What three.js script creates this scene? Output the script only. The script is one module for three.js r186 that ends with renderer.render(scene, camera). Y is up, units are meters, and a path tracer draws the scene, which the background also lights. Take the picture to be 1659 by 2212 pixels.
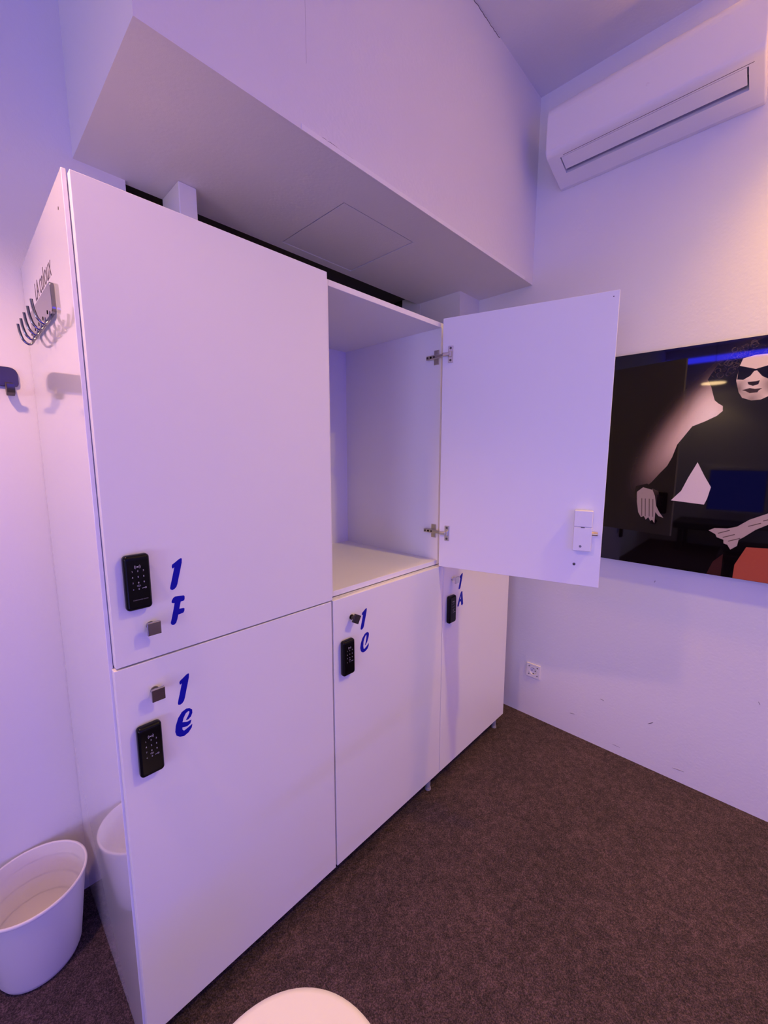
import * as THREE from 'three';
import { RoundedBoxGeometry } from 'three/addons/geometries/RoundedBoxGeometry.js';
import { mergeGeometries } from 'three/addons/utils/BufferGeometryUtils.js';
import { RectAreaLightUniformsLib } from 'three/addons/lights/RectAreaLightUniformsLib.js';
import { FontLoader } from 'three/addons/loaders/FontLoader.js';
import { TextGeometry } from 'three/addons/geometries/TextGeometry.js';
import { Brush, Evaluator, SUBTRACTION } from 'three-bvh-csg';

// ------------------------------------------------------------------ camera, light, exposure
const scene = new THREE.Scene();
scene.background = new THREE.Color(0x000000);
const camera = new THREE.PerspectiveCamera(102.148, 1659 / 2212, 0.01, 40);
camera.position.set(-0.204, 1.51, 0.9956);
camera.rotation.order = 'YXZ';
camera.rotation.set(THREE.MathUtils.degToRad(-7.879), THREE.MathUtils.degToRad(-46.237), THREE.MathUtils.degToRad(0.04));

const renderer = new THREE.WebGLRenderer({ antialias: true });
renderer.toneMapping = THREE.LinearToneMapping;
renderer.toneMappingExposure = 1.0;
renderer.shadowMap.enabled = true;
RectAreaLightUniformsLib.init();

// every light's own colour and strength, red green blue (candela for lamps, radiance for panels)
const LIGHT = {
  A: [10.4, 7.2, 0.3], B: [7.2, 3.7, 2.1], J: [10, 4.5, 0.2], P: [3, 2, 1], H: [11, 5, 0.2],
  E: [9, 8, 14], G: [0.1, 0.05, 5.2], I: [7, 5.6, 30], D: [0.2, 0.2, 6], W: [0.02, 0.03, 0.4],
};
const tone = (k) => { const m = Math.max(...LIGHT[k], 1e-6); return [new THREE.Color().setRGB(...LIGHT[k].map((v) => v / m)), m]; };
// ceiling downlights, out of view: [key, x, z, half angle, penumbra, label, aim]
const DOWNLIGHTS = [
  ['A', 1.35, 1.77, 1.25, 0.6, 'round warm ceiling downlight further from the picture wall'],  // out of view, lights the locker fronts from the right
  ['J', 1.72, 1.3, 0.75, 0.8, 'round warm ceiling downlight close above the dark picture'],  // out of view, lights the wall round the picture
];
// pendant lamps: [key, x, y, z, label]
const PENDANTS = [
  ['B', -0.47, 2.62, 0.10, 'unseen flat round warm pendant out of view, placed to light the hook rack end of the lockers'],  // out of view, lights the end panel, hooks and open door
  ['P', -4.2, 2.62, 0.1, 'flat round warm pendant mirrored in the dark picture'],
];
// blue LED strips: [key, x, y, z, length, turn, label]
const STRIPS = [
  ['D', -4.54, 3.05, 0.9, 3.0, 0, 'long blue LED strip along the top of the end wall'],
  ['I', -1.75, 0.3, 2.05, 1.9, 0, 'unseen blue LED strip out of view under the platform bed, placed to light the lower left wall'],  // out of view, placed to light the lower left wall blue
];

// ------------------------------------------------------------------ helpers
let seed = 7;
const rnd = () => { seed = (seed * 1664525 + 1013904223) % 4294967296; return seed / 4294967296; };
const used = {};
const numbered = (n) => { used[n] = (used[n] ?? -1) + 1; return used[n] ? `${n}_${String(used[n]).padStart(3, '0')}` : n; };
function mesh(name, geo, mat, parent) {
  const m = new THREE.Mesh(geo, mat); m.name = name; m.castShadow = m.receiveShadow = true; parent.add(m); return m;
}
function thing(name, label, category, pos = [0, 0, 0], turn = 0, group) {
  const g = new THREE.Group(); g.name = numbered(name); g.position.set(...pos); g.rotation.y = turn;
  g.userData = { label, category }; if (group) g.userData.group = group; scene.add(g); return g;
}
function struct(name, geo, mat, label, category = 'wall') {
  const m = mesh(name, geo, mat, scene); m.userData = { kind: 'structure', label, category }; return m;
}
function worldUV(geo) {       // uv in metres by the dominant axis of each face
  const g = geo.index ? geo.toNonIndexed() : geo; const p = g.attributes.position, n = g.attributes.normal, uv = new Float32Array(p.count * 2);
  for (let i = 0; i < p.count; i++) {
    const ax = Math.abs(n.getX(i)), ay = Math.abs(n.getY(i)), az = Math.abs(n.getZ(i)), x = p.getX(i), y = p.getY(i), z = p.getZ(i);
    const [u, v] = ax >= ay && ax >= az ? [z, y] : ay >= az ? [x, z] : [x, y]; uv[2 * i] = u; uv[2 * i + 1] = v;
  }
  g.setAttribute('uv', new THREE.BufferAttribute(uv, 2)); return g;
}
const box = (x0, x1, y0, y1, z0, z1) => new THREE.BoxGeometry(x1 - x0, y1 - y0, z1 - z0).translate((x0 + x1) / 2, (y0 + y1) / 2, (z0 + z1) / 2);
const rbox = (x0, x1, y0, y1, z0, z1, r = 0.0012, s = 2) => new RoundedBoxGeometry(x1 - x0, y1 - y0, z1 - z0, s, r).translate((x0 + x1) / 2, (y0 + y1) / 2, (z0 + z1) / 2);
const merge = (list) => mergeGeometries(list.map((g) => { const q = g.index ? g.toNonIndexed() : g; for (const k of Object.keys(q.attributes)) if (!['position', 'normal', 'uv'].includes(k)) q.deleteAttribute(k); q.clearGroups(); return q; }));
const cyl = (r0, r1, h, s = 24) => new THREE.CylinderGeometry(r0, r1, h, s);
const tube = (pts, r, seg = 24, rs = 8) => new THREE.TubeGeometry(new THREE.CatmullRomCurve3(pts.map((p) => new THREE.Vector3(...p))), seg, r, rs);

// ------------------------------------------------------------------ textures
function noiseTexture(size, fn, repeat, srgb) {
  const d = new Uint8Array(size * size * 4);
  for (let y = 0; y < size; y++) for (let x = 0; x < size; x++) { const c = fn(x, y); const i = (y * size + x) * 4; d[i] = c[0]; d[i + 1] = c[1]; d[i + 2] = c[2]; d[i + 3] = 255; }
  const t = new THREE.DataTexture(d, size, size); t.wrapS = t.wrapT = THREE.RepeatWrapping; t.magFilter = THREE.LinearFilter; t.minFilter = THREE.LinearMipmapLinearFilter; t.generateMipmaps = true;
  if (srgb) t.colorSpace = THREE.SRGBColorSpace; t.repeat.set(1 / repeat, 1 / repeat); t.needsUpdate = true; return t;
}
function tileNoise(n) { const g = Array.from({ length: n * n }, rnd); return (u, v) => { u = ((u % 1) + 1) % 1 * n; v = ((v % 1) + 1) % 1 * n; const x = Math.floor(u), y = Math.floor(v), fx = u - x, fy = v - y, s = (t) => t * t * (3 - 2 * t), a = g[(y % n) * n + x % n], b = g[(y % n) * n + (x + 1) % n], c = g[((y + 1) % n) * n + x % n], e = g[((y + 1) % n) * n + (x + 1) % n]; const h = s(fx), k = s(fy); return (a * (1 - h) + b * h) * (1 - k) + (c * (1 - h) + e * h) * k; }; }
const n16 = tileNoise(16), n64 = tileNoise(64), n7 = tileNoise(7);
const plasterBump = noiseTexture(512, (x, y) => { const u = x / 512, v = y / 512, q = 120 + 60 * (n64(u, v) - 0.5) + 50 * (n16(u, v) - 0.5) + 40 * (rnd() - 0.5); return [q, q, q]; }, 0.5);
const carpetMap = noiseTexture(512, (x, y) => { const u = x / 512, v = y / 512, q = 0.72 + 0.75 * (rnd() - 0.5) + 0.22 * (n64(u, v) - 0.5) + 0.1 * (n7(u, v) - 0.5); return [94 * q, 74 * q, 83 * q]; }, 1.0, true);
const carpetBump = noiseTexture(256, () => { const q = 255 * rnd(); return [q, q, q]; }, 0.8);
const brushed = noiseTexture(128, (x, y) => { const q = 110 + 60 * n64(0.02 * x / 128, y / 128) + 20 * rnd(); return [q, q, q]; }, 0.05);

// ------------------------------------------------------------------ materials
const std = (rgb, roughness, o = {}) => new THREE.MeshPhysicalMaterial({ color: new THREE.Color().setRGB(...rgb), roughness, ...o });
const M = {
  wall: std([0.8, 0.79, 0.78], 0.85, { bumpMap: plasterBump, bumpScale: 0.0009 }),
  carpet: new THREE.MeshStandardMaterial({ map: carpetMap, bumpMap: carpetBump, bumpScale: 0.003, roughness: 1 }),
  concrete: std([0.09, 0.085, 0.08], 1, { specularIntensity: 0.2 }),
  melamine: std([0.83, 0.825, 0.82], 0.42),
  glossy: std([0.83, 0.825, 0.82], 0.07, { clearcoat: 0.6, clearcoatRoughness: 0.05 }),
  edge: std([0.85, 0.845, 0.83], 0.5),
  plastic: std([0.8, 0.79, 0.77], 0.35),
  whiteSeat: std([0.85, 0.84, 0.82], 0.35),
  bin: std([0.82, 0.8, 0.78], 0.38),
  acShell: std([0.82, 0.82, 0.82], 0.3),
  black: std([0.004, 0.004, 0.005], 0.25, { specularIntensity: 0.35 }),
  slot: std([0.004, 0.004, 0.004], 1, { specularIntensity: 0 }),
  chrome: std([0.72, 0.71, 0.7], 0.12, { metalness: 1 }),
  rackDarkReflection: std([0.3, 0.29, 0.3], 0.16, { metalness: 1 }),  // chrome, its colour darkened for the dark surroundings it mirrors
  brushed: std([0.42, 0.4, 0.39], 0.38, { metalness: 1, roughnessMap: brushed }),
  knobDarkReflection: std([0.09, 0.075, 0.06], 0.08, { metalness: 1 }),  // dark reflection on the knob is put into its colour
  nickel: std([0.55, 0.52, 0.48], 0.3, { metalness: 1 }),
  darkMetal: std([0.13, 0.115, 0.115], 0.36, { metalness: 1 }),
  brass: std([0.6, 0.5, 0.34], 0.4, { metalness: 1 }),
  blueVinyl: std([0.004, 0.004, 0.36], 0.45, { specularIntensity: 0.5 }),
  blackVinyl: std([0.05, 0.03, 0.06], 0.5),
  clear: std([0.3, 0.29, 0.32], 0.3),
  bench: std([0.04, 0.035, 0.05], 0.6),
  scuff: std([0.42, 0.4, 0.4], 0.9),
  crack: std([0.12, 0.1, 0.1], 0.9),
};

// ------------------------------------------------------------------ the room
const XR = 2.0, XL = -4.6, ZB = -0.63, ZF = 3.2, H = 3.26, SOF = 2.39;
struct('floor', worldUV(box(XL - 0.2, XR + 0.2, -0.1, 0, ZB - 0.7, ZF + 0.2)), M.carpet, 'dark brown-grey speckled carpet floor of the locker room', 'floor');
struct('ceiling', worldUV(box(XL - 0.2, XR + 0.2, H, H + 0.12, ZB - 0.7, ZF + 0.2)), M.wall, 'plain white plaster ceiling above the air conditioner', 'ceiling');
struct('wall_back', worldUV(merge([
  box(XL, 0.28, 0, H, ZB - 0.14, ZB), box(1.8, XR, 0, H, ZB - 0.14, ZB), box(0.28, 1.8, 0, 1.2, ZB - 0.14, ZB), box(0.28, 1.8, 2.5, H, ZB - 0.14, ZB), box(0.28, 1.8, SOF, 2.5, ZB - 0.022, ZB),
])), M.wall, 'white plaster wall behind the lockers, with the dark gap above them', 'wall');
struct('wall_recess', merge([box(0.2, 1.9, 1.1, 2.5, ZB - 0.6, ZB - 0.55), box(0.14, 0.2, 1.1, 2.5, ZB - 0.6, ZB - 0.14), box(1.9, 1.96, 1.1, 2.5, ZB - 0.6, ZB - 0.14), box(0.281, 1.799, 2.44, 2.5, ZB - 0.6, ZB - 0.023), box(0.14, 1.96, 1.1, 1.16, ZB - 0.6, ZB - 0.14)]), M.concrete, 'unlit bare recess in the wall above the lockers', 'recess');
const wallRight = struct('wall_right', worldUV(box(XR, XR + 0.15, 0, H, ZB - 0.14, ZF)), M.wall, 'white scuffed plaster wall carrying the large dark picture', 'wall');
struct('wall_left', worldUV(box(XL - 0.15, XL, 0, H, ZB - 0.14, ZF)), M.wall, 'white wall at the far blue-lit end of the room', 'wall');
struct('wall_front', worldUV(box(XL - 0.15, XR + 0.15, 0, H, ZF, ZF + 0.15)), M.wall, 'white wall facing the lockers across the room', 'wall');
struct('wall_pilaster', worldUV(box(1.803, XR, 0, SOF, ZB, -0.356)), M.wall, 'white plaster pilaster between the lockers and the picture wall', 'pilaster');

// boxed bulkhead above the lockers, with a groove cut round its access hatch
{
  const ev = new Evaluator(); ev.attributes = ['position', 'normal', 'uv'];
  const a = new Brush(box(0.142, XR, SOF, H, ZB, -0.04)); a.updateMatrixWorld();
  const b = new Brush(box(0.847, 1.231, SOF - 0.05, SOF + 0.03, -0.603, -0.207)); b.updateMatrixWorld();
  const cut = ev.evaluate(a, b, SUBTRACTION);
  const g = cut.geometry; g.clearGroups();
  const sof = struct('ceiling_soffit', worldUV(g), M.wall, 'boxed white bulkhead hanging below the ceiling above the lockers', 'bulkhead');
  mesh('edge_bead', rbox(0.55, 1.91, SOF - 0.001, SOF + 0.015, -0.042, -0.0385, 0.001), M.edge, sof);
  for (let k = 0; k < 3; k++) {
    const x0 = [1.33, 1.45, 0.62][k], x1 = [1.46, 1.58, 0.74][k], y = [H - 0.002, H - 0.003, SOF + 0.016][k], pts = [];
    for (let i = 0; i <= 12; i++) pts.push([x0 + (x1 - x0) * i / 12, y - 0.004 * rnd(), -0.0398]);
    mesh('crack', tube(pts, 0.0014, 24, 5), M.crack, sof);
  }
  mesh('seam', rbox(0.5715, 0.5722, SOF + 0.17, H - 0.002, -0.0405, -0.0396, 0.0003), M.scuff, sof);
  const h = thing('access_hatch', 'flush square white access hatch in the underside of the bulkhead', 'hatch', [1.039, SOF, -0.405]);
  mesh('panel', rbox(-0.187, 0.187, 0.0008, 0.0295, -0.193, 0.193, 0.001), M.wall, h);
}
for (const [y, z, l, t] of [[0.235, 0.656, 0.03, -0.7], [0.262, 0.44, 0.022, 0.1], [0.93, 0.62, 0.012, -1.2], [0.12, 0.3, 0.03, -0.2], [0.06, 0.78, 0.05, -0.1], [0.045, 0.52, 0.04, 0.05], [0.5, 1.02, 0.015, 1.1]]) {
  const g = new THREE.SphereGeometry(1, 10, 6).scale(0.0009, 0.0016 + 0.001 * rnd(), l / 2).rotateX(t).translate(XR, y, z);
  mesh('scuff', g, l === 0.03 && y > 0.2 ? M.crack : M.scuff, wallRight);
}
// boxed-in pipe beside the recess
{
  const g = struct('trim_1', worldUV(rbox(0.398, 0.457, 1.9, SOF, ZB - 0.02, -0.505, 0.004)), M.edge, 'short white boxed pipe rising from behind the lockers to the bulkhead', 'pipe casing');
}

// ------------------------------------------------------------------ lamps
const glow = (k, level) => new THREE.MeshStandardMaterial({ color: 0x181818, emissive: tone(k)[0], emissiveIntensity: tone(k)[1] > 1e-3 ? level : 0 });
for (const [key, x, z, angle, penumbra, label, aim] of DOWNLIGHTS) {
  const t = thing('unseen_ceiling_lamp', label, 'lamp', [x, H, z]), [c, m] = tone(key);
  mesh('trim_ring', new THREE.TorusGeometry(0.075, 0.01, 10, 40).rotateX(Math.PI / 2).translate(0, -0.006, 0), M.plastic, t);
  mesh('diffuser', cyl(0.068, 0.068, 0.006, 40).translate(0, -0.006, 0), glow(key, 5), t);
  const s = new THREE.SpotLight(c, m, 0, angle, penumbra, 2); s.position.set(0, -0.02, 0); s.target.position.set(...(aim ? [aim[0] - x, aim[1] - H, aim[2] - z] : [0, -2, 0])); s.castShadow = true; s.shadow.radius = 2; s.name = 'downlight'; t.add(s, s.target);
}
for (const [key, x, y, z, label] of PENDANTS) {
  const t = thing('pendant_lamp', label, 'lamp', [x, y, z]), [c, m] = tone(key);
  mesh('shade', new THREE.LatheGeometry([[0.0, 0.03], [0.12, 0.028], [0.155, 0.012], [0.158, 0], [0.15, 0]].map((p) => new THREE.Vector2(...p)), 40), M.plastic, t);
  mesh('diffuser', cyl(0.15, 0.15, 0.012, 40).translate(0, -0.004, 0), glow(key, key === 'P' ? 24 : 5), t);
  const p = new THREE.SpotLight(c, m, 0, 1.1, 0.35, 2); p.position.set(0, -0.02, 0); p.target.position.set(0, -2, 0); p.castShadow = true; p.shadow.radius = 3; p.name = 'pendant_light'; t.add(p, p.target);
  mesh('cord', cyl(0.003, 0.003, H - y - 0.03, 8).translate(0, (H - y - 0.03) / 2 + 0.03, 0), M.black, t);
}
for (const [key, x, y, z, len, turn, label] of STRIPS) {
  const t = thing('led_strip', label, 'lamp', [x, y, z], turn), [c, m] = tone(key);
  mesh('channel', rbox(-0.03, 0.0, -0.05, 0.05, -len / 2, len / 2, 0.004), M.plastic, t);
  mesh('diffuser', rbox(0, 0.012, -0.04, 0.04, -len / 2 + 0.01, len / 2 - 0.01, 0.005), glow(key, key === 'D' ? 10 : 1.5), t);
  const r = new THREE.RectAreaLight(c, m, len, 0.1); r.position.set(0.02, 0, 0); r.rotation.y = -Math.PI / 2; r.name = 'strip_light'; t.add(r);
}
{
  const pane = (n, key, level, z0, z1, y0, y1, label) => {     // glowing pane on the end wall
    const [c, m] = tone(key);
    const w = struct(n, box(XL, XL + 0.02, y0, y1, z0, z1), glow(key, level), label, 'window');
    mesh('pane_frame', merge([box(XL, XL + 0.05, y0 - 0.04, y0, z0 - 0.04, z1 + 0.04), box(XL, XL + 0.05, y1, y1 + 0.04, z0 - 0.04, z1 + 0.04), box(XL, XL + 0.05, y0, y1, z0 - 0.04, z0), box(XL, XL + 0.05, y0, y1, z1, z1 + 0.04)]), M.plastic, w);
    const r = new THREE.RectAreaLight(c, m, z1 - z0 - 0.02, y1 - y0 - 0.02); r.position.set(XL + 0.03, (y0 + y1) / 2, (z0 + z1) / 2); r.rotation.y = -Math.PI / 2; r.name = 'pane_light'; w.add(r);
  };
  pane('window_1', 'W', 0.25, 0.14, 0.85, 0.61, 1.27, 'small blue glowing pane at the far end of the room, mirrored in the dark picture');
  pane('window_3', 'E', 0.8, 1.2, 2.7, 0.7, 1.5, 'unseen wide lilac glowing panel at the far end of the room, placed to light it from the left');  // out of view, placed to light the room from the left end
  // added glowing panel, unseen, as blue fill on the locker fronts
  const [cg, mg] = tone('G');
  const w2 = struct('window_2', box(-0.6, 0.5, 0.7, 2.1, ZF - 0.02, ZF), glow('G', 0.5), 'added blue fill panel out of view on the wall facing the lockers', 'window');
  mesh('pane_frame', merge([box(-0.64, 0.54, 0.66, 0.7, ZF - 0.05, ZF), box(-0.64, 0.54, 2.1, 2.14, ZF - 0.05, ZF), box(-0.64, -0.6, 0.7, 2.1, ZF - 0.05, ZF), box(0.5, 0.54, 0.7, 2.1, ZF - 0.05, ZF)]), M.plastic, w2);
  const r2 = new THREE.RectAreaLight(cg, mg, 1.08, 1.38); r2.position.set(-0.05, 1.4, ZF - 0.03); r2.name = 'pane_light'; w2.add(r2);
  // added uplighter, unseen, as warm fill for the ceiling
  const [ch, mh] = tone('H');
  const fl = thing('added_uplighter', 'added unseen uplighter giving warm fill light to the ceiling', 'lamp', [1.7, 0, 1.75]);
  mesh('base', cyl(0.13, 0.14, 0.02, 40).translate(0, 0.01, 0), M.bench, fl);
  mesh('pole', cyl(0.012, 0.012, 1.68, 16).translate(0, 0.86, 0), M.bench, fl);
  mesh('shade', new THREE.LatheGeometry([[0.02, 1.69], [0.1, 1.72], [0.15, 1.78], [0.146, 1.78], [0.096, 1.725], [0.02, 1.696]].map((p) => new THREE.Vector2(...p)), 40), M.bench, fl);
  mesh('diffuser', cyl(0.1, 0.1, 0.006, 40).translate(0, 1.735, 0), glow('H', 4), fl);
  const up = new THREE.SpotLight(ch, mh, 0, 0.85, 0.6, 2); up.position.set(0, 1.78, 0); up.target.position.set(0, 4, 0); up.castShadow = true; up.shadow.radius = 4; up.name = 'uplight'; fl.add(up, up.target);
  const bed = thing('added_platform_bed', 'added low dark platform bed out of view, carrying the blue LED strip', 'bed', [-2.4, 0, 1.85]);  // added out of view to carry the low LED strip
  mesh('platform', rbox(-0.6, 0.62, 0.34, 0.4, -1.3, 1.3, 0.01), M.bench, bed);
  mesh('mattress', rbox(-0.58, 0.56, 0.4, 0.56, -1.26, 1.26, 0.05, 4), M.bench, bed);
  for (const sx of [-1, 1]) for (const sz of [-1, 1]) mesh('leg', rbox(sx * 0.5 - 0.03, sx * 0.5 + 0.03, 0, 0.34, sz * 1.2 - 0.03, sz * 1.2 + 0.03, 0.004), M.bench, bed);
  const b = thing('bench', 'low dark bench against the blue-lit end wall', 'bench', [-4.2, 0, 0.7]);
  mesh('seat', rbox(-0.35, 0.35, 0.34, 0.46, -0.9, 0.9, 0.03, 4), M.bench, b);
  for (const sx of [-1, 1]) for (const sz of [-1, 1]) mesh('leg', rbox(sx * 0.28 - 0.03, sx * 0.28 + 0.03, 0, 0.34, sz * 0.8 - 0.03, sz * 0.8 + 0.03, 0.004), M.bench, b);
}

// ------------------------------------------------------------------ lettering (door-local, 0.1 mm)
const GLYPH = {
  one: [1489, 2203, 1506, 2184, 1498, 2097, 1462, 1955, 1413, 1771, 1371, 1608, 1346, 1545, 1300, 1499, 1253, 1487, 1213, 1508, 1205, 1544, 1226, 1630, 1281, 1833, 1329, 2016, 1296, 1991, 1279, 2003, 1272, 2050, 1287, 2086, 1363, 2134, 1440, 2187],
  F: [1495, 1297, 1512, 1267, 1508, 1209, 1493, 1172, 1415, 1164, 1374, 999, 1471, 994, 1493, 972, 1482, 916, 1458, 879, 1342, 863, 1316, 765, 1284, 681, 1245, 648, 1208, 648, 1173, 674, 1165, 711, 1199, 834, 1241, 996, 1279, 1165, 1237, 1172, 1215, 1193, 1218, 1233, 1256, 1292, 1294, 1316, 1394, 1308],
  E: [1445, -1565, 1508, -1634, 1508, -1719, 1467, -1799, 1404, -1845, 1345, -1839, 1404, -1752, 1445, -1665, 1417, -1631, 1350, -1665, 1293, -1764, 1264, -1856, 1371, -1896, 1477, -1888, 1444, -1973, 1367, -2011, 1253, -1986, 1252, -2043, 1287, -2091, 1370, -2060, 1491, -2007, 1470, -2094, 1392, -2182, 1285, -2227, 1184, -2197, 1110, -2128, 1087, -2023, 1109, -1870, 1172, -1704, 1266, -1586, 1372, -1547],
  C: [1523, -1556, 1581, -1600, 1591, -1662, 1571, -1759, 1502, -1913, 1414, -2008, 1395, -1994, 1434, -1890, 1468, -1725, 1469, -1644, 1446, -1637, 1388, -1713, 1329, -1839, 1313, -1995, 1327, -2102, 1365, -2128, 1462, -2076, 1585, -1986, 1575, -2071, 1519, -2170, 1422, -2225, 1326, -2242, 1250, -2214, 1194, -2143, 1167, -2031, 1196, -1867, 1273, -1704, 1389, -1582, 1466, -1555],
  A: [1440, -1520, 1500, -1530, 1550, -1851, 1590, -2140, 1520, -2205, 1430, -2150, 1410, -1990, 1310, -1975, 1235, -2160, 1160, -2190, 1130, -2110, 1240, -1839, 1370, -1570],
};
const A_HOLE = [1345, -1870, 1405, -1872, 1400, -1720];
function glyph(name, dy = 0, dx = 0) {
  const v = []; const a = GLYPH[name]; for (let i = 0; i < a.length; i += 2) v.push(new THREE.Vector2(a[i] / 1e4 + dx, a[i + 1] / 1e4 + dy));
  const s = new THREE.Shape(v);
  if (name === 'A') s.holes.push(new THREE.Path([0, 2, 4].map((i) => new THREE.Vector2(A_HOLE[i] / 1e4 + dx, A_HOLE[i + 1] / 1e4 + dy))));
  return new THREE.ExtrudeGeometry(s, { depth: 0.0004, bevelEnabled: false });
}
function canvasTexture(w, h, draw) {
  const c = document.createElement('canvas'); c.width = w; c.height = h; draw(c.getContext('2d'), w, h);
  const t = new THREE.CanvasTexture(c); t.colorSpace = THREE.SRGBColorSpace; t.anisotropy = 8; return t;
}
const keypadPrint = (brand) => canvasTexture(420, 1024, (c, w, h) => {
  c.fillStyle = '#08080a'; c.fillRect(0, 0, w, h); c.fillStyle = c.strokeStyle = '#d8d4e0'; c.textAlign = 'center'; c.textBaseline = 'middle'; c.lineWidth = 7;
  c.beginPath(); c.arc(w / 2, 150, 11, 0, 7); c.fill();
  for (const r of [32, 56]) for (const s of [0, Math.PI]) { c.beginPath(); c.arc(w / 2, 150, r, s - 0.75, s + 0.75); c.stroke(); }
  c.font = '50px sans-serif';
  ['1', '2', '3', '4', '5', '6', '7', '8', '9'].forEach((d, i) => c.fillText(d, 100 + 110 * (i % 3), 245 + 130 * Math.floor(i / 3)));
  c.fillText('0', 210, 648); c.fillText('*', 100, 655);
  c.lineWidth = 6; c.beginPath(); c.arc(342, 640, 15, 0, 7); c.stroke(); c.beginPath(); c.moveTo(327, 640); c.lineTo(280, 640); c.lineTo(280, 656); c.stroke();
  c.lineWidth = 4; c.beginPath(); c.ellipse(210, 577, 34, 17, 0, 0, 7); c.stroke(); c.font = '22px sans-serif'; c.fillText('ok', 210, 577);
  if (brand) { c.fillStyle = '#8f8a96'; c.font = 'italic 36px sans-serif'; c.fillText('Commander Locks', 225, 890); }
});
const PRINT_BRAND = new THREE.MeshPhysicalMaterial({ map: keypadPrint(true), roughness: 0.2, specularIntensity: 0.35 });
const PRINT = new THREE.MeshPhysicalMaterial({ map: keypadPrint(false), roughness: 0.2, specularIntensity: 0.35 });

// ------------------------------------------------------------------ lockers
const W = 0.6;
const keypadGeo = new RoundedBoxGeometry(0.051, 0.122, 0.021, 4, 0.0085);
const keypadFace = new THREE.PlaneGeometry(0.041, 0.1);
function knobGeo(tilt) {
  const plate = rbox(-0.0138, 0.0138, -0.0145, 0.0145, 0.022, 0.029, 0.0012).rotateZ(tilt);
  return merge([plate, cyl(0.0055, 0.0065, 0.022, 20).rotateX(Math.PI / 2).translate(0, 0, 0.011), cyl(0.009, 0.009, 0.003, 20).rotateX(Math.PI / 2).translate(0, 0, 0.0015)]);
}
function fittings(door, x, cy, knobX, knobY, tilt, knobMat, brand, z = 0, out = 1) {   // keypad lock and knob on the outer face of a door
  const k = mesh('keypad', keypadGeo.clone().translate(x, cy, out * 0.0105 + z), M.black, door);
  const f = mesh('keypad_print', keypadFace.clone(), brand ? PRINT_BRAND : PRINT, door);
  f.position.set(x, cy, z + out * 0.0212); if (out < 0) f.rotation.y = Math.PI;
  const kg = knobGeo(tilt); if (out < 0) kg.rotateY(Math.PI);
  mesh('knob', kg.translate(knobX, knobY, z), knobMat, door);
}
function carcass(g, y0, y1) {         // boards of one cabinet, local x from 0 to W
  const t = 0.018, zf = -0.0205, zb = -0.612;
  mesh('side_panel', rbox(0.0005, t, y0, y1, zb, zf), M.melamine, g);
  mesh('side_panel', rbox(W - t, W - 0.0005, y0, y1, zb, zf), M.melamine, g);
  mesh('top_panel', rbox(t, W - t, y1 - t, y1, zb, zf), M.melamine, g);
  mesh('bottom_panel', rbox(t, W - t, y0, y0 + t, zb, zf), M.melamine, g);
  mesh('back_panel', box(t, W - t, y0 + t, y1 - t, zb + 0.016, zb + 0.022), M.melamine, g);
}
function legs(g, col) {
  [[0.12, -0.2], col ? [W - 0.038, -0.034] : [W - 0.08, -0.2], [0.05, -0.54], [W - 0.05, -0.54]].forEach(([x, z]) => {
    mesh('leg', merge([cyl(0.011, 0.011, 0.06, 16).translate(x, 0.038, z), new RoundedBoxGeometry(0.032, 0.008, 0.026, 2, 0.003).translate(x, 0.076, z), cyl(0.013, 0.0145, 0.01, 20).translate(x, 0.005, z)]), M.clear, g);
  });
}
const UP = [1.052, 2.021], LO = [0.08, 1.048], DU = [1.0505, 2.029], DL = [0.078, 1.0465];
const lockerGroup = 'white locker units';
function locker(name, label, col, upper, code, o = {}) {
  const g = thing(name, label, 'locker', [col * W, 0, 0], 0, lockerGroup);
  carcass(g, ...(upper ? UP : LO)); if (!upper) legs(g, col);
  const [y0, y1] = upper ? DU : DL, s = o.shift ?? 0;
  const door = mesh('door', rbox(0.0008 + s, W - 0.0015 + s, y0, y1, -0.0185, 0), M.melamine, g);
  door.userData.label = o.doorLabel;
  if (upper) fittings(door, 0.052, 1.05 + 0.187, 0.0735, 1.05 + 0.0795, 0, o.knob ?? M.brushed, o.brand);
  else fittings(door, 0.0505, 1.05 - 0.207, o.kx ?? 0.0715, o.ky ?? (1.05 - 0.0765), o.tilt ?? 0, o.knob ?? M.brushed, false);
  if (code) {
    mesh('digit_sticker', glyph('one', 1.05 + (upper ? 0 : -0.287), upper ? 0 : -0.0015), M.blueVinyl, door);
    mesh('letter_sticker', glyph(code, 1.05), M.blueVinyl, door);
  }
  return g;
}
locker('locker', 'upper white locker marked 1F, its keypad above the square knob', 0, true, 'F', { brand: true, doorLabel: 'white door with blue number 1F' });
locker('locker', 'lower white locker marked 1E, under the one marked 1F', 0, false, 'E', { shift: -0.0045, doorLabel: 'white door with blue number 1E' });
locker('locker', 'lower white locker marked 1C, under the open locker', 1, false, 'C', { tilt: -0.5, kx: 0.0776, ky: 0.9715, knob: M.knobDarkReflection, doorLabel: 'white door with blue number 1C' });
locker('locker', 'lower white locker marked 1A, beside the power socket', 2, false, 'A', { tilt: 0, kx: 0.066, knob: M.chrome, doorLabel: 'white door with blue number 1A' });
locker('locker', 'upper white locker hidden behind the open door, above the one marked 1A', 2, true, null, {});

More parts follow.
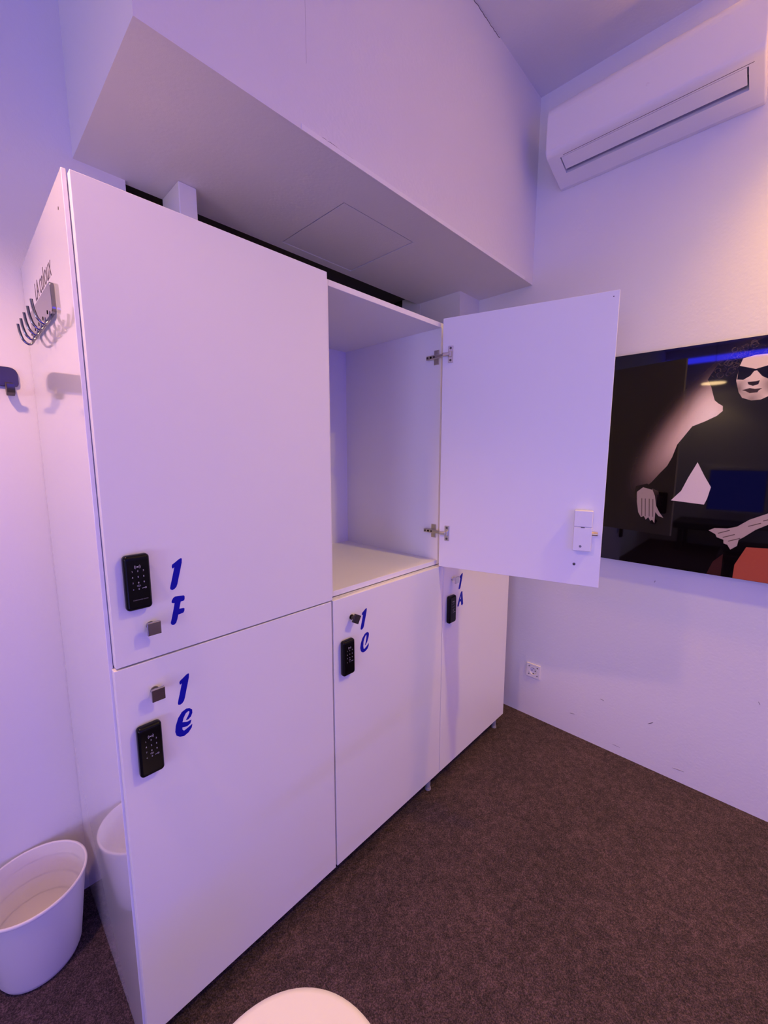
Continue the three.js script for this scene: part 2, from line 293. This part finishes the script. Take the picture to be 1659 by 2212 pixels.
// the open locker
{
  const g = thing('locker', 'open empty white locker with its door swung wide, above the one marked 1C', 'locker', [W, 0, 0], 0, lockerGroup);
  carcass(g, ...UP);
  const L = 0.5925, y0 = DU[0], y1 = DU[1];
  const door = mesh('door', rbox(0, L, y0, y1, -0.018, 0), M.melamine, g);
  door.position.set(1.165 - W, 0, 0.0); door.rotation.y = -1.3094; door.userData.label = 'white locker door standing open, seen from inside';
  // lock housing on the inner face
  mesh('lock_housing', merge([rbox(0.5035, 0.5615, 1.179, 1.2625, 0, 0.021, 0.0025, 3), rbox(0.5035, 0.5615, 1.2638, 1.3205, 0, 0.021, 0.0025, 3), box(0.506, 0.559, 1.18, 1.318, 0, 0.018)]), M.plastic, door);
  mesh('housing_notch', rbox(0.5265, 0.5385, 1.2605, 1.2632, 0.0195, 0.0214, 0.0004), M.crack, door);
  mesh('lock_screw', cyl(0.0042, 0.0042, 0.002, 20).rotateX(Math.PI / 2).translate(0.528, 1.1955, 0.0206), M.darkMetal, door);
  mesh('latch_bolt', merge([cyl(0.0065, 0.0065, 0.018, 20).rotateZ(Math.PI / 2).translate(0.57, 1.241, 0.011)]), M.brass, door);
  mesh('knob_screw', merge([cyl(0.0048, 0.0048, 0.0012, 20).rotateX(Math.PI / 2).translate(0.511, 1.126, 0.0004), new THREE.SphereGeometry(0.004, 14, 8).scale(1, 1, 0.4).translate(0.511, 1.126, 0.001)]), M.darkMetal, door);
  mesh('drill_hole', cyl(0.0018, 0.0018, 0.0008, 12).rotateX(Math.PI / 2).translate(0.5755, 2.011, 0.0002), M.crack, door);
  fittings(door, L - 0.052, 1.237, L - 0.082, 1.1265, 0, M.brushed, true, -0.018, -1);
  // concealed hinges
  for (const y of [1.8935, 1.193]) {
    const h = new THREE.Group(); h.name = 'hinge'; g.add(h);
    const xs = W - 0.018;   // inner face of the side board
    mesh('mounting_plate', merge([rbox(xs - 0.004, xs, y - 0.028, y + 0.028, -0.052, -0.028, 0.0015), cyl(0.006, 0.006, 0.006, 16).rotateZ(Math.PI / 2).translate(xs - 0.002, y + 0.019, -0.04), cyl(0.006, 0.006, 0.006, 16).rotateZ(Math.PI / 2).translate(xs - 0.002, y - 0.019, -0.04)]), M.nickel, h);
    mesh('hinge_arm', merge([rbox(xs - 0.017, xs - 0.003, y - 0.008, y + 0.008, -0.083, -0.026, 0.003), rbox(xs - 0.02, xs - 0.006, y - 0.006, y + 0.006, -0.028, 0.004, 0.003)]), M.nickel, h);
    for (const z of [-0.074, -0.058, -0.042]) mesh('adjusting_screw', cyl(0.0042, 0.0042, 0.002, 14).rotateZ(Math.PI / 2).translate(xs - 0.0175, y, z), z === -0.058 ? M.slot : M.darkMetal, h);
    // cup flange, built in the door's frame
    const cg = merge([rbox(0.0235, 0.0435, y - 0.031, y + 0.031, 0, 0.0035, 0.0015), rbox(0.0275, 0.0395, y - 0.011, y + 0.011, 0.002, 0.009, 0.003), rbox(0.002, 0.03, y - 0.0065, y + 0.0065, 0.004, 0.013, 0.003)]).rotateY(-1.3094).translate(1.165 - W, 0, 0);
    mesh('cup_flange', cg, M.nickel, h);
    for (const s of [-1, 1]) mesh('flange_screw', cyl(0.0045, 0.0045, 0.002, 14).rotateX(Math.PI / 2).translate(0.0335, y + s * 0.0225, 0.0035).rotateY(-1.3094).translate(1.165 - W, 0, 0), M.darkMetal, h);
  }
}

// glossy end panel of the locker block, with lettering
const font = await new FontLoader().loadAsync('fonts/droid/droid_sans_regular.typeface.json');
{
  const p = thing('end_panel', 'tall glossy white end panel on the side of the lockers', 'panel', [0, 0, 0]);
  mesh('board', rbox(-0.0085, -0.0002, 0, 2.037, ZB + 0.001, -0.0195, 0.0015, 3), M.glossy, p);
  const tg = new TextGeometry('LA coloux', { font, size: 0.036, depth: 0.0004, curveSegments: 4, bevelEnabled: false });
  tg.computeBoundingBox(); const tw = tg.boundingBox.max.x; tg.scale(0.235 / tw, 1.15, 1).rotateY(-Math.PI / 2).translate(-0.0085, 1.9, -0.435);
  mesh('lettering', tg, M.blackVinyl, p);
  mesh('drill_hole', cyl(0.003, 0.003, 0.0008, 10).rotateZ(Math.PI / 2).translate(-0.0085, 1.985, -0.07), M.crack, p);
}

// ------------------------------------------------------------------ hooks
{
  const r = thing('coat_hook_rack', 'chrome rack with five curved hooks screwed to the locker end panel', 'hook rack', [-0.0085, 1.85, -0.34]);
  const s = new THREE.Shape(); const hw = 0.155, hh = 0.031, c = 0.012;
  s.moveTo(-hw + c, -hh); s.lineTo(hw - c, -hh); s.quadraticCurveTo(hw, -hh, hw, -hh + c); s.lineTo(hw, hh - c); s.quadraticCurveTo(hw, hh, hw - c, hh); s.lineTo(-hw + c, hh); s.quadraticCurveTo(-hw, hh, -hw, hh - c); s.lineTo(-hw, -hh + c); s.quadraticCurveTo(-hw, -hh, -hw + c, -hh);
  mesh('back_plate', new THREE.ExtrudeGeometry(s, { depth: 0.006, bevelEnabled: true, bevelSize: 0.001, bevelThickness: 0.001, bevelSegments: 2 }).rotateY(-Math.PI / 2).translate(-0.001, 0, 0), M.rackDarkReflection, r);
  for (let i = 0; i < 5; i++) {
    const z = 0.125 - i * 0.0625;
    mesh('hook', tube([[-0.006, -0.024, z], [-0.009, -0.042, z], [-0.018, -0.053, z], [-0.029, -0.046, z], [-0.0355, -0.027, z], [-0.038, -0.006, z]], 0.003, 32, 10), M.rackDarkReflection, r);
    mesh('screw', cyl(0.0045, 0.0045, 0.002, 16).rotateZ(Math.PI / 2).translate(-0.0075, -0.02, z - 0.028), M.slot, r);
  }
}
{
  const r = thing('wall_hook_rack', 'dark metal hook rack screwed to the wall beside the end panel', 'hook rack', [-0.2, 1.73, ZB]);
  const s = new THREE.Shape(); const x0 = -0.155, x1 = 0.157, hh = 0.026, c = 0.022;
  s.moveTo(x0, -hh); s.lineTo(x1 - c * 0.4, -hh); s.quadraticCurveTo(x1, -hh, x1, -hh + c * 0.6); s.lineTo(x1, hh - c); s.quadraticCurveTo(x1, hh, x1 - c, hh); s.lineTo(x0, hh); s.lineTo(x0, -hh);
  mesh('back_plate', new THREE.ExtrudeGeometry(s, { depth: 0.005, bevelEnabled: true, bevelSize: 0.001, bevelThickness: 0.001, bevelSegments: 2 }).translate(0, 0, 0.001), M.darkMetal, r);
  for (let i = 0; i < 4; i++) {
    const x = 0.136 - i * 0.085;
    const hk = new THREE.Shape(); hk.moveTo(0.006, -0.004); hk.lineTo(0.011, -0.006); hk.quadraticCurveTo(0.014, -0.036, 0.034, -0.038); hk.quadraticCurveTo(0.046, -0.036, 0.048, -0.012); hk.lineTo(0.0455, -0.012); hk.quadraticCurveTo(0.043, -0.033, 0.034, -0.0345); hk.quadraticCurveTo(0.012, -0.05, 0.006, -0.03); hk.lineTo(0.006, -0.004);
    mesh('hook', new THREE.ExtrudeGeometry(hk, { depth: 0.016, bevelEnabled: true, bevelSize: 0.0008, bevelThickness: 0.0008, bevelSegments: 2 }).rotateY(-Math.PI / 2).translate(x + 0.008, -0.012, 0), M.darkMetal, r);
  }
}

// ------------------------------------------------------------------ waste bin and stool
{
  const b = thing('waste_bin', 'round white plastic waste bin on the floor beside the end panel', 'bin', [-0.157, 0, -0.488]);
  const R = (y) => 0.098 + (0.130 - 0.098) * y / 0.262;
  const out = [[0, 0], [0.086, 0], [0.094, 0.004], [R(0.02), 0.02], [R(0.13), 0.13], [R(0.25), 0.25], [R(0.25) + 0.004, 0.254], [R(0.262) + 0.004, 0.262], [R(0.262) - 0.001, 0.264]];
  const inn = [[0.2605, 0], [0.226, 0.0002], [0.2235, -0.0032], [0.176, -0.0032], [0.1735, -0.0064], [0.122, -0.0064], [0.1195, -0.0096], [0.02, -0.01]].map(([y, d]) => [R(y) - 0.003 + d, y]);
  mesh('tub', new THREE.LatheGeometry([...out, ...inn, [0, 0.016]].map((p) => new THREE.Vector2(...p)), 72), M.bin, b);
}
{
  const s = thing('stool', 'small round white stool standing in front of the lockers', 'stool', [0.058, 0, 0.53]);
  mesh('seat', new THREE.LatheGeometry([[0, 0.42], [0.15, 0.42], [0.176, 0.424], [0.186, 0.434], [0.184, 0.445], [0.172, 0.45], [0, 0.451]].map((p) => new THREE.Vector2(...p)), 72), M.whiteSeat, s);
  for (let k = 0; k < 4; k++) { const a = Math.PI / 4 + k * Math.PI / 2; mesh('leg', tube([[0.1 * Math.cos(a), 0.421, 0.1 * Math.sin(a)], [0.12 * Math.cos(a), 0.2, 0.12 * Math.sin(a)], [0.14 * Math.cos(a), 0.001, 0.14 * Math.sin(a)]], 0.012, 12, 12), M.whiteSeat, s); }
  mesh('ring', new THREE.TorusGeometry(0.123, 0.007, 10, 48).rotateX(Math.PI / 2).translate(0, 0.17, 0), M.whiteSeat, s);
}

// ------------------------------------------------------------------ air conditioner
{
  const z0 = 0.085, z1 = 0.826, len = z1 - z0;
  const a = thing('air_conditioner', 'white wall-mounted air conditioner with a closed louver, near the ceiling', 'air conditioner', [XR, 2.79, z0]);
  // profile in x (out of the wall is negative) and y; underside slopes back to the wall
  const prof = () => { const s = new THREE.Shape(); s.moveTo(-0.001, -0.004); s.lineTo(-0.02, -0.004); s.lineTo(-0.182, 0.052); s.quadraticCurveTo(-0.2, 0.06, -0.2, 0.078); s.lineTo(-0.197, 0.215); s.quadraticCurveTo(-0.192, 0.262, -0.15, 0.272); s.lineTo(-0.001, 0.285); s.lineTo(-0.001, -0.004); return s; };
  const ev = new Evaluator(); ev.attributes = ['position', 'normal', 'uv'];
  const body = new Brush(new THREE.ExtrudeGeometry(prof(), { depth: len - 0.012, bevelEnabled: true, bevelSize: 0.005, bevelThickness: 0.006, bevelSegments: 3, bevelOffset: -0.005, curveSegments: 8 }).translate(0, 0, 0.006)); body.updateMatrixWorld();
  const slope = (u, dy) => [-0.02 - 0.162 * u + dy * 0.33, -0.004 + 0.056 * u + dy * 0.94];
  const slotBox = (u0, u1, zz0, zz1, depth) => { const [ax, ay] = slope(u0, 0), [bx, by] = slope(u1, 0); const L = Math.hypot(bx - ax, by - ay); return new THREE.BoxGeometry(L, depth * 2, zz1 - zz0).rotateZ(Math.atan2(by - ay, bx - ax)).translate((ax + bx) / 2, (ay + by) / 2, (zz0 + zz1) / 2); };
  const cut = new Brush(slotBox(0.40, 0.895, 0.055, len - 0.045, 0.07)); cut.updateMatrixWorld();
  const res = ev.evaluate(body, cut, SUBTRACTION); res.geometry.clearGroups();
  mesh('housing', res.geometry, M.acShell, a);
  mesh('louver', slotBox(0.52, 0.885, 0.060, len - 0.050, 0.0035).translate(0.001, 0.0035, 0), M.acShell, a);
  mesh('panel_seam', slotBox(0.93, 0.94, 0.07, len - 0.03, 0.0004), M.crack, a);
  mesh('front_dot', new THREE.SphereGeometry(0.006, 16, 10).scale(0.25, 1, 1).translate(-0.1985, 0.135, 0.395), M.plastic, a);  // small pale dot on the housing front
}

// ------------------------------------------------------------------ picture
{
  const Z0 = 0.36, Z1 = 1.76, Y0 = 1.01, Y1 = 1.958;
  const art = canvasTexture(1400, 948, (c, w, h) => {
    const path = (a) => { c.beginPath(); for (let i = 0; i < a.length; i += 2) c[i ? 'lineTo' : 'moveTo'](a[i] / 1000 * w, a[i + 1] / 1000 * h); c.closePath(); };
    const fill = (a, col) => { c.fillStyle = col; path(a); c.fill(); };
    c.fillStyle = '#0b0506'; c.fillRect(0, 0, w, h);
    // the lit backdrop printed in the photograph
    c.save(); c.translate(0.262 * w, 0.34 * h); c.rotate(-0.98); c.scale(1, 0.36);
    const gr = c.createRadialGradient(0, 0, 10, 0, 0, 0.34 * w); gr.addColorStop(0, '#f6e2cf'); gr.addColorStop(0.25, '#d9bfa9'); gr.addColorStop(0.55, '#7a6559'); gr.addColorStop(0.8, 'rgba(44,33,32,0.6)'); gr.addColorStop(1, 'rgba(11,5,6,0)');
    c.fillStyle = gr; c.beginPath(); c.arc(0, 0, 0.34 * w, 0, 7); c.fill(); c.restore();
    c.save(); c.translate(0.29 * w, 0.3 * h); c.scale(0.6, 1);
    const g2 = c.createRadialGradient(0, 0, 4, 0, 0, 0.1 * w); g2.addColorStop(0, 'rgba(255,240,222,0.95)'); g2.addColorStop(1, 'rgba(255,240,222,0)');
    c.fillStyle = g2; c.beginPath(); c.arc(0, 0, 0.1 * w, 0, 7); c.fill(); c.restore();
    fill([293, 93, 279, 131, 273, 151, 283, 184, 289, 216, 294, 240, 303, 254, 314, 266, 315, 287, 303, 306, 276, 328, 247, 347, 230, 388, 214, 426, 204, 483, 193, 523, 175, 558, 155, 601, 144, 619, 176, 641, 214, 855, 451, 911, 1000, 911, 1000, 0, 396, 0, 332, 51], '#0a0607');
    // curly hair
    c.strokeStyle = '#3a302c'; c.lineWidth = 2.2;
    for (let i = 0; i < 420; i++) { const a = 3.2 + 3.1 * rnd(), q = 0.5 + 0.5 * rnd(), x = (0.372 + 0.088 * q * Math.cos(a)) * w, y = (0.15 + 0.13 * q * Math.sin(a)) * h; c.lineWidth = 1 + 1.6 * rnd(); c.beginPath(); c.arc(x, y, 4 + 8 * rnd(), 6.28 * rnd(), 6.28 * rnd() + 2.5); c.strokeStyle = rnd() > 0.7 ? '#4d423c' : '#221b1a'; c.stroke(); }
    // plain pale face with dark glasses
    fill([341, 108, 347, 79, 373, 71, 397, 72, 411, 80, 418, 124, 421, 177, 417, 215, 409, 238, 394, 250, 374, 251, 354, 238, 345, 214, 337, 167], '#e9d8c4');
    for (const [x, y, r, col] of [[0.345, 0.2, 0.03, 'rgba(60,44,40,0.55)'], [0.418, 0.19, 0.035, 'rgba(60,44,40,0.6)'], [0.375, 0.245, 0.03, 'rgba(70,52,46,0.45)'], [0.362, 0.195, 0.018, 'rgba(255,246,232,0.5)']]) {
      const fg = c.createRadialGradient(x * w, y * h, 1, x * w, y * h, r * w); fg.addColorStop(0, col); fg.addColorStop(1, col.replace(/[\d.]+\)$/, '0)'));
      c.save(); path([341, 108, 347, 79, 373, 71, 397, 72, 411, 80, 418, 124, 421, 177, 417, 215, 409, 238, 394, 250, 374, 251, 354, 238, 345, 214, 337, 167]); c.clip(); c.fillStyle = fg; c.fillRect(0, 0, w, h); c.restore();
    }
    fill([340, 107, 376, 127, 400, 118, 421, 122, 424, 168, 403, 169, 391, 157, 379, 133, 373, 134, 366, 152, 352, 165, 339, 162], '#0d090c');
    fill([362, 176, 379, 176, 387, 173, 385, 188, 374, 193, 364, 185], '#2b201e');
    fill([352, 207, 368, 201, 379, 206, 394, 205, 387, 213, 385, 220, 369, 221, 359, 211], '#3c2c29');
    // shirt, hands, cloth
    fill([269, 504, 289, 564, 307, 612, 301, 663, 295, 691, 211, 681, 235, 635, 250, 572], '#e6d9d2');
    fill([116, 640, 133, 620, 158, 630, 168, 665, 174, 712, 184, 741, 196, 766, 182, 759, 173, 742, 173, 796, 166, 779, 161, 786, 155, 769, 148, 782, 142, 765, 134, 772, 125, 749, 119, 701], '#a8988c');
    c.strokeStyle = '#5a4d47'; c.lineWidth = 3; for (const x of [132, 142, 153, 163]) { c.beginPath(); c.moveTo(x / 1000 * w, 0.68 * h); c.lineTo((x + 4) / 1000 * w, 0.765 * h); c.stroke(); }
    fill([109, 647, 113, 622, 143, 608, 161, 624, 158, 636, 133, 626, 117, 649, 113, 683], '#120b0a');
    fill([312, 803, 326, 790, 355, 787, 376, 775, 401, 741, 438, 709, 462, 686, 560, 640, 575, 690, 465, 736, 441, 756, 417, 781, 393, 818, 383, 831, 381, 858, 367, 878, 359, 858, 350, 854, 349, 838, 333, 830, 329, 817], '#b7a598');
    c.strokeStyle = '#5a4b45'; for (const [x, y] of [[335, 812], [347, 828], [360, 842], [400, 770], [430, 742]]) { c.beginPath(); c.moveTo(x / 1000 * w, y / 1000 * h); c.lineTo((x + 26) / 1000 * w, (y - 18) / 1000 * h); c.stroke(); }
    fill([401, 859, 447, 854, 497, 847, 760, 830, 800, 1000, 379, 1000, 380, 941], '#b0563f');
    fill([330, 940, 352, 900, 352, 1000, 318, 1000], '#3d1f1c');
    for (let i = 0; i < 5000; i++) { c.fillStyle = `rgba(${rnd() > 0.5 ? '255,240,230' : '0,0,0'},0.05)`; c.fillRect(w * rnd(), h * rnd(), 2, 2); }
  });
  const p = thing('wall_picture', 'large glossy dark portrait print of a figure in sunglasses, under the air conditioner', 'picture', [XR, (Y0 + Y1) / 2, (Z0 + Z1) / 2]);
  mesh('acrylic_panel', rbox(-0.03, -0.0245, -(Y1 - Y0) / 2, (Y1 - Y0) / 2, -(Z1 - Z0) / 2, (Z1 - Z0) / 2, 0.001), M.black, p);
  const pr = mesh('print', new THREE.PlaneGeometry(Z1 - Z0 - 0.002, Y1 - Y0 - 0.002), new THREE.MeshPhysicalMaterial({ map: art, roughness: 0.03 }), p);
  pr.rotation.y = -Math.PI / 2; pr.position.x = -0.0303;
  mesh('spacer', merge([box(-0.0245, 0, 0.2, 0.24, -0.5, 0.5), box(-0.0245, 0, -0.24, -0.2, -0.5, 0.5)]), M.edge, p);
}

// ------------------------------------------------------------------ power socket
{
  const o = thing('power_socket', 'square white power socket low on the wall beside the lockers', 'socket', [XR, 0.283, 0.076]);
  mesh('frame', merge([rbox(-0.009, 0, -0.0405, 0.0405, -0.0405, -0.027, 0.002), rbox(-0.009, 0, -0.0405, 0.0405, 0.027, 0.0405, 0.002), rbox(-0.009, 0, 0.027, 0.0405, -0.03, 0.03, 0.002), rbox(-0.009, 0, -0.0405, -0.027, -0.03, 0.03, 0.002)]), M.plastic, o);
  mesh('insert', new THREE.LatheGeometry([[0.0195, 0.001], [0.0195, 0.0085], [0.0215, 0.0095], [0.0285, 0.0088]].map((p) => new THREE.Vector2(...p)), 40).rotateZ(Math.PI / 2), M.plastic, o);
  mesh('cover', merge([rbox(-0.0085, -0.002, 0.02, 0.0275, -0.0275, 0.0275, 0.001), rbox(-0.0085, -0.002, -0.0275, -0.02, -0.0275, 0.0275, 0.001), rbox(-0.0085, -0.002, -0.0275, 0.0275, -0.0275, -0.02, 0.001), rbox(-0.0085, -0.002, -0.0275, 0.0275, 0.02, 0.0275, 0.001)]), M.plastic, o);
  mesh('well', cyl(0.0195, 0.0195, 0.001, 32).rotateZ(Math.PI / 2).translate(-0.001, 0, 0), M.plastic, o);
  for (const z of [-0.0095, 0.0095]) mesh('pin_hole', cyl(0.003, 0.003, 0.0006, 16).rotateZ(Math.PI / 2).translate(-0.0018, 0, z), M.slot, o);
  for (const y of [-0.0175, 0.0175]) mesh('earth_clip', rbox(-0.007, -0.001, y - 0.0015, y + 0.0015, -0.003, 0.003, 0.0005), M.darkMetal, o);
}

renderer.render(scene, camera);
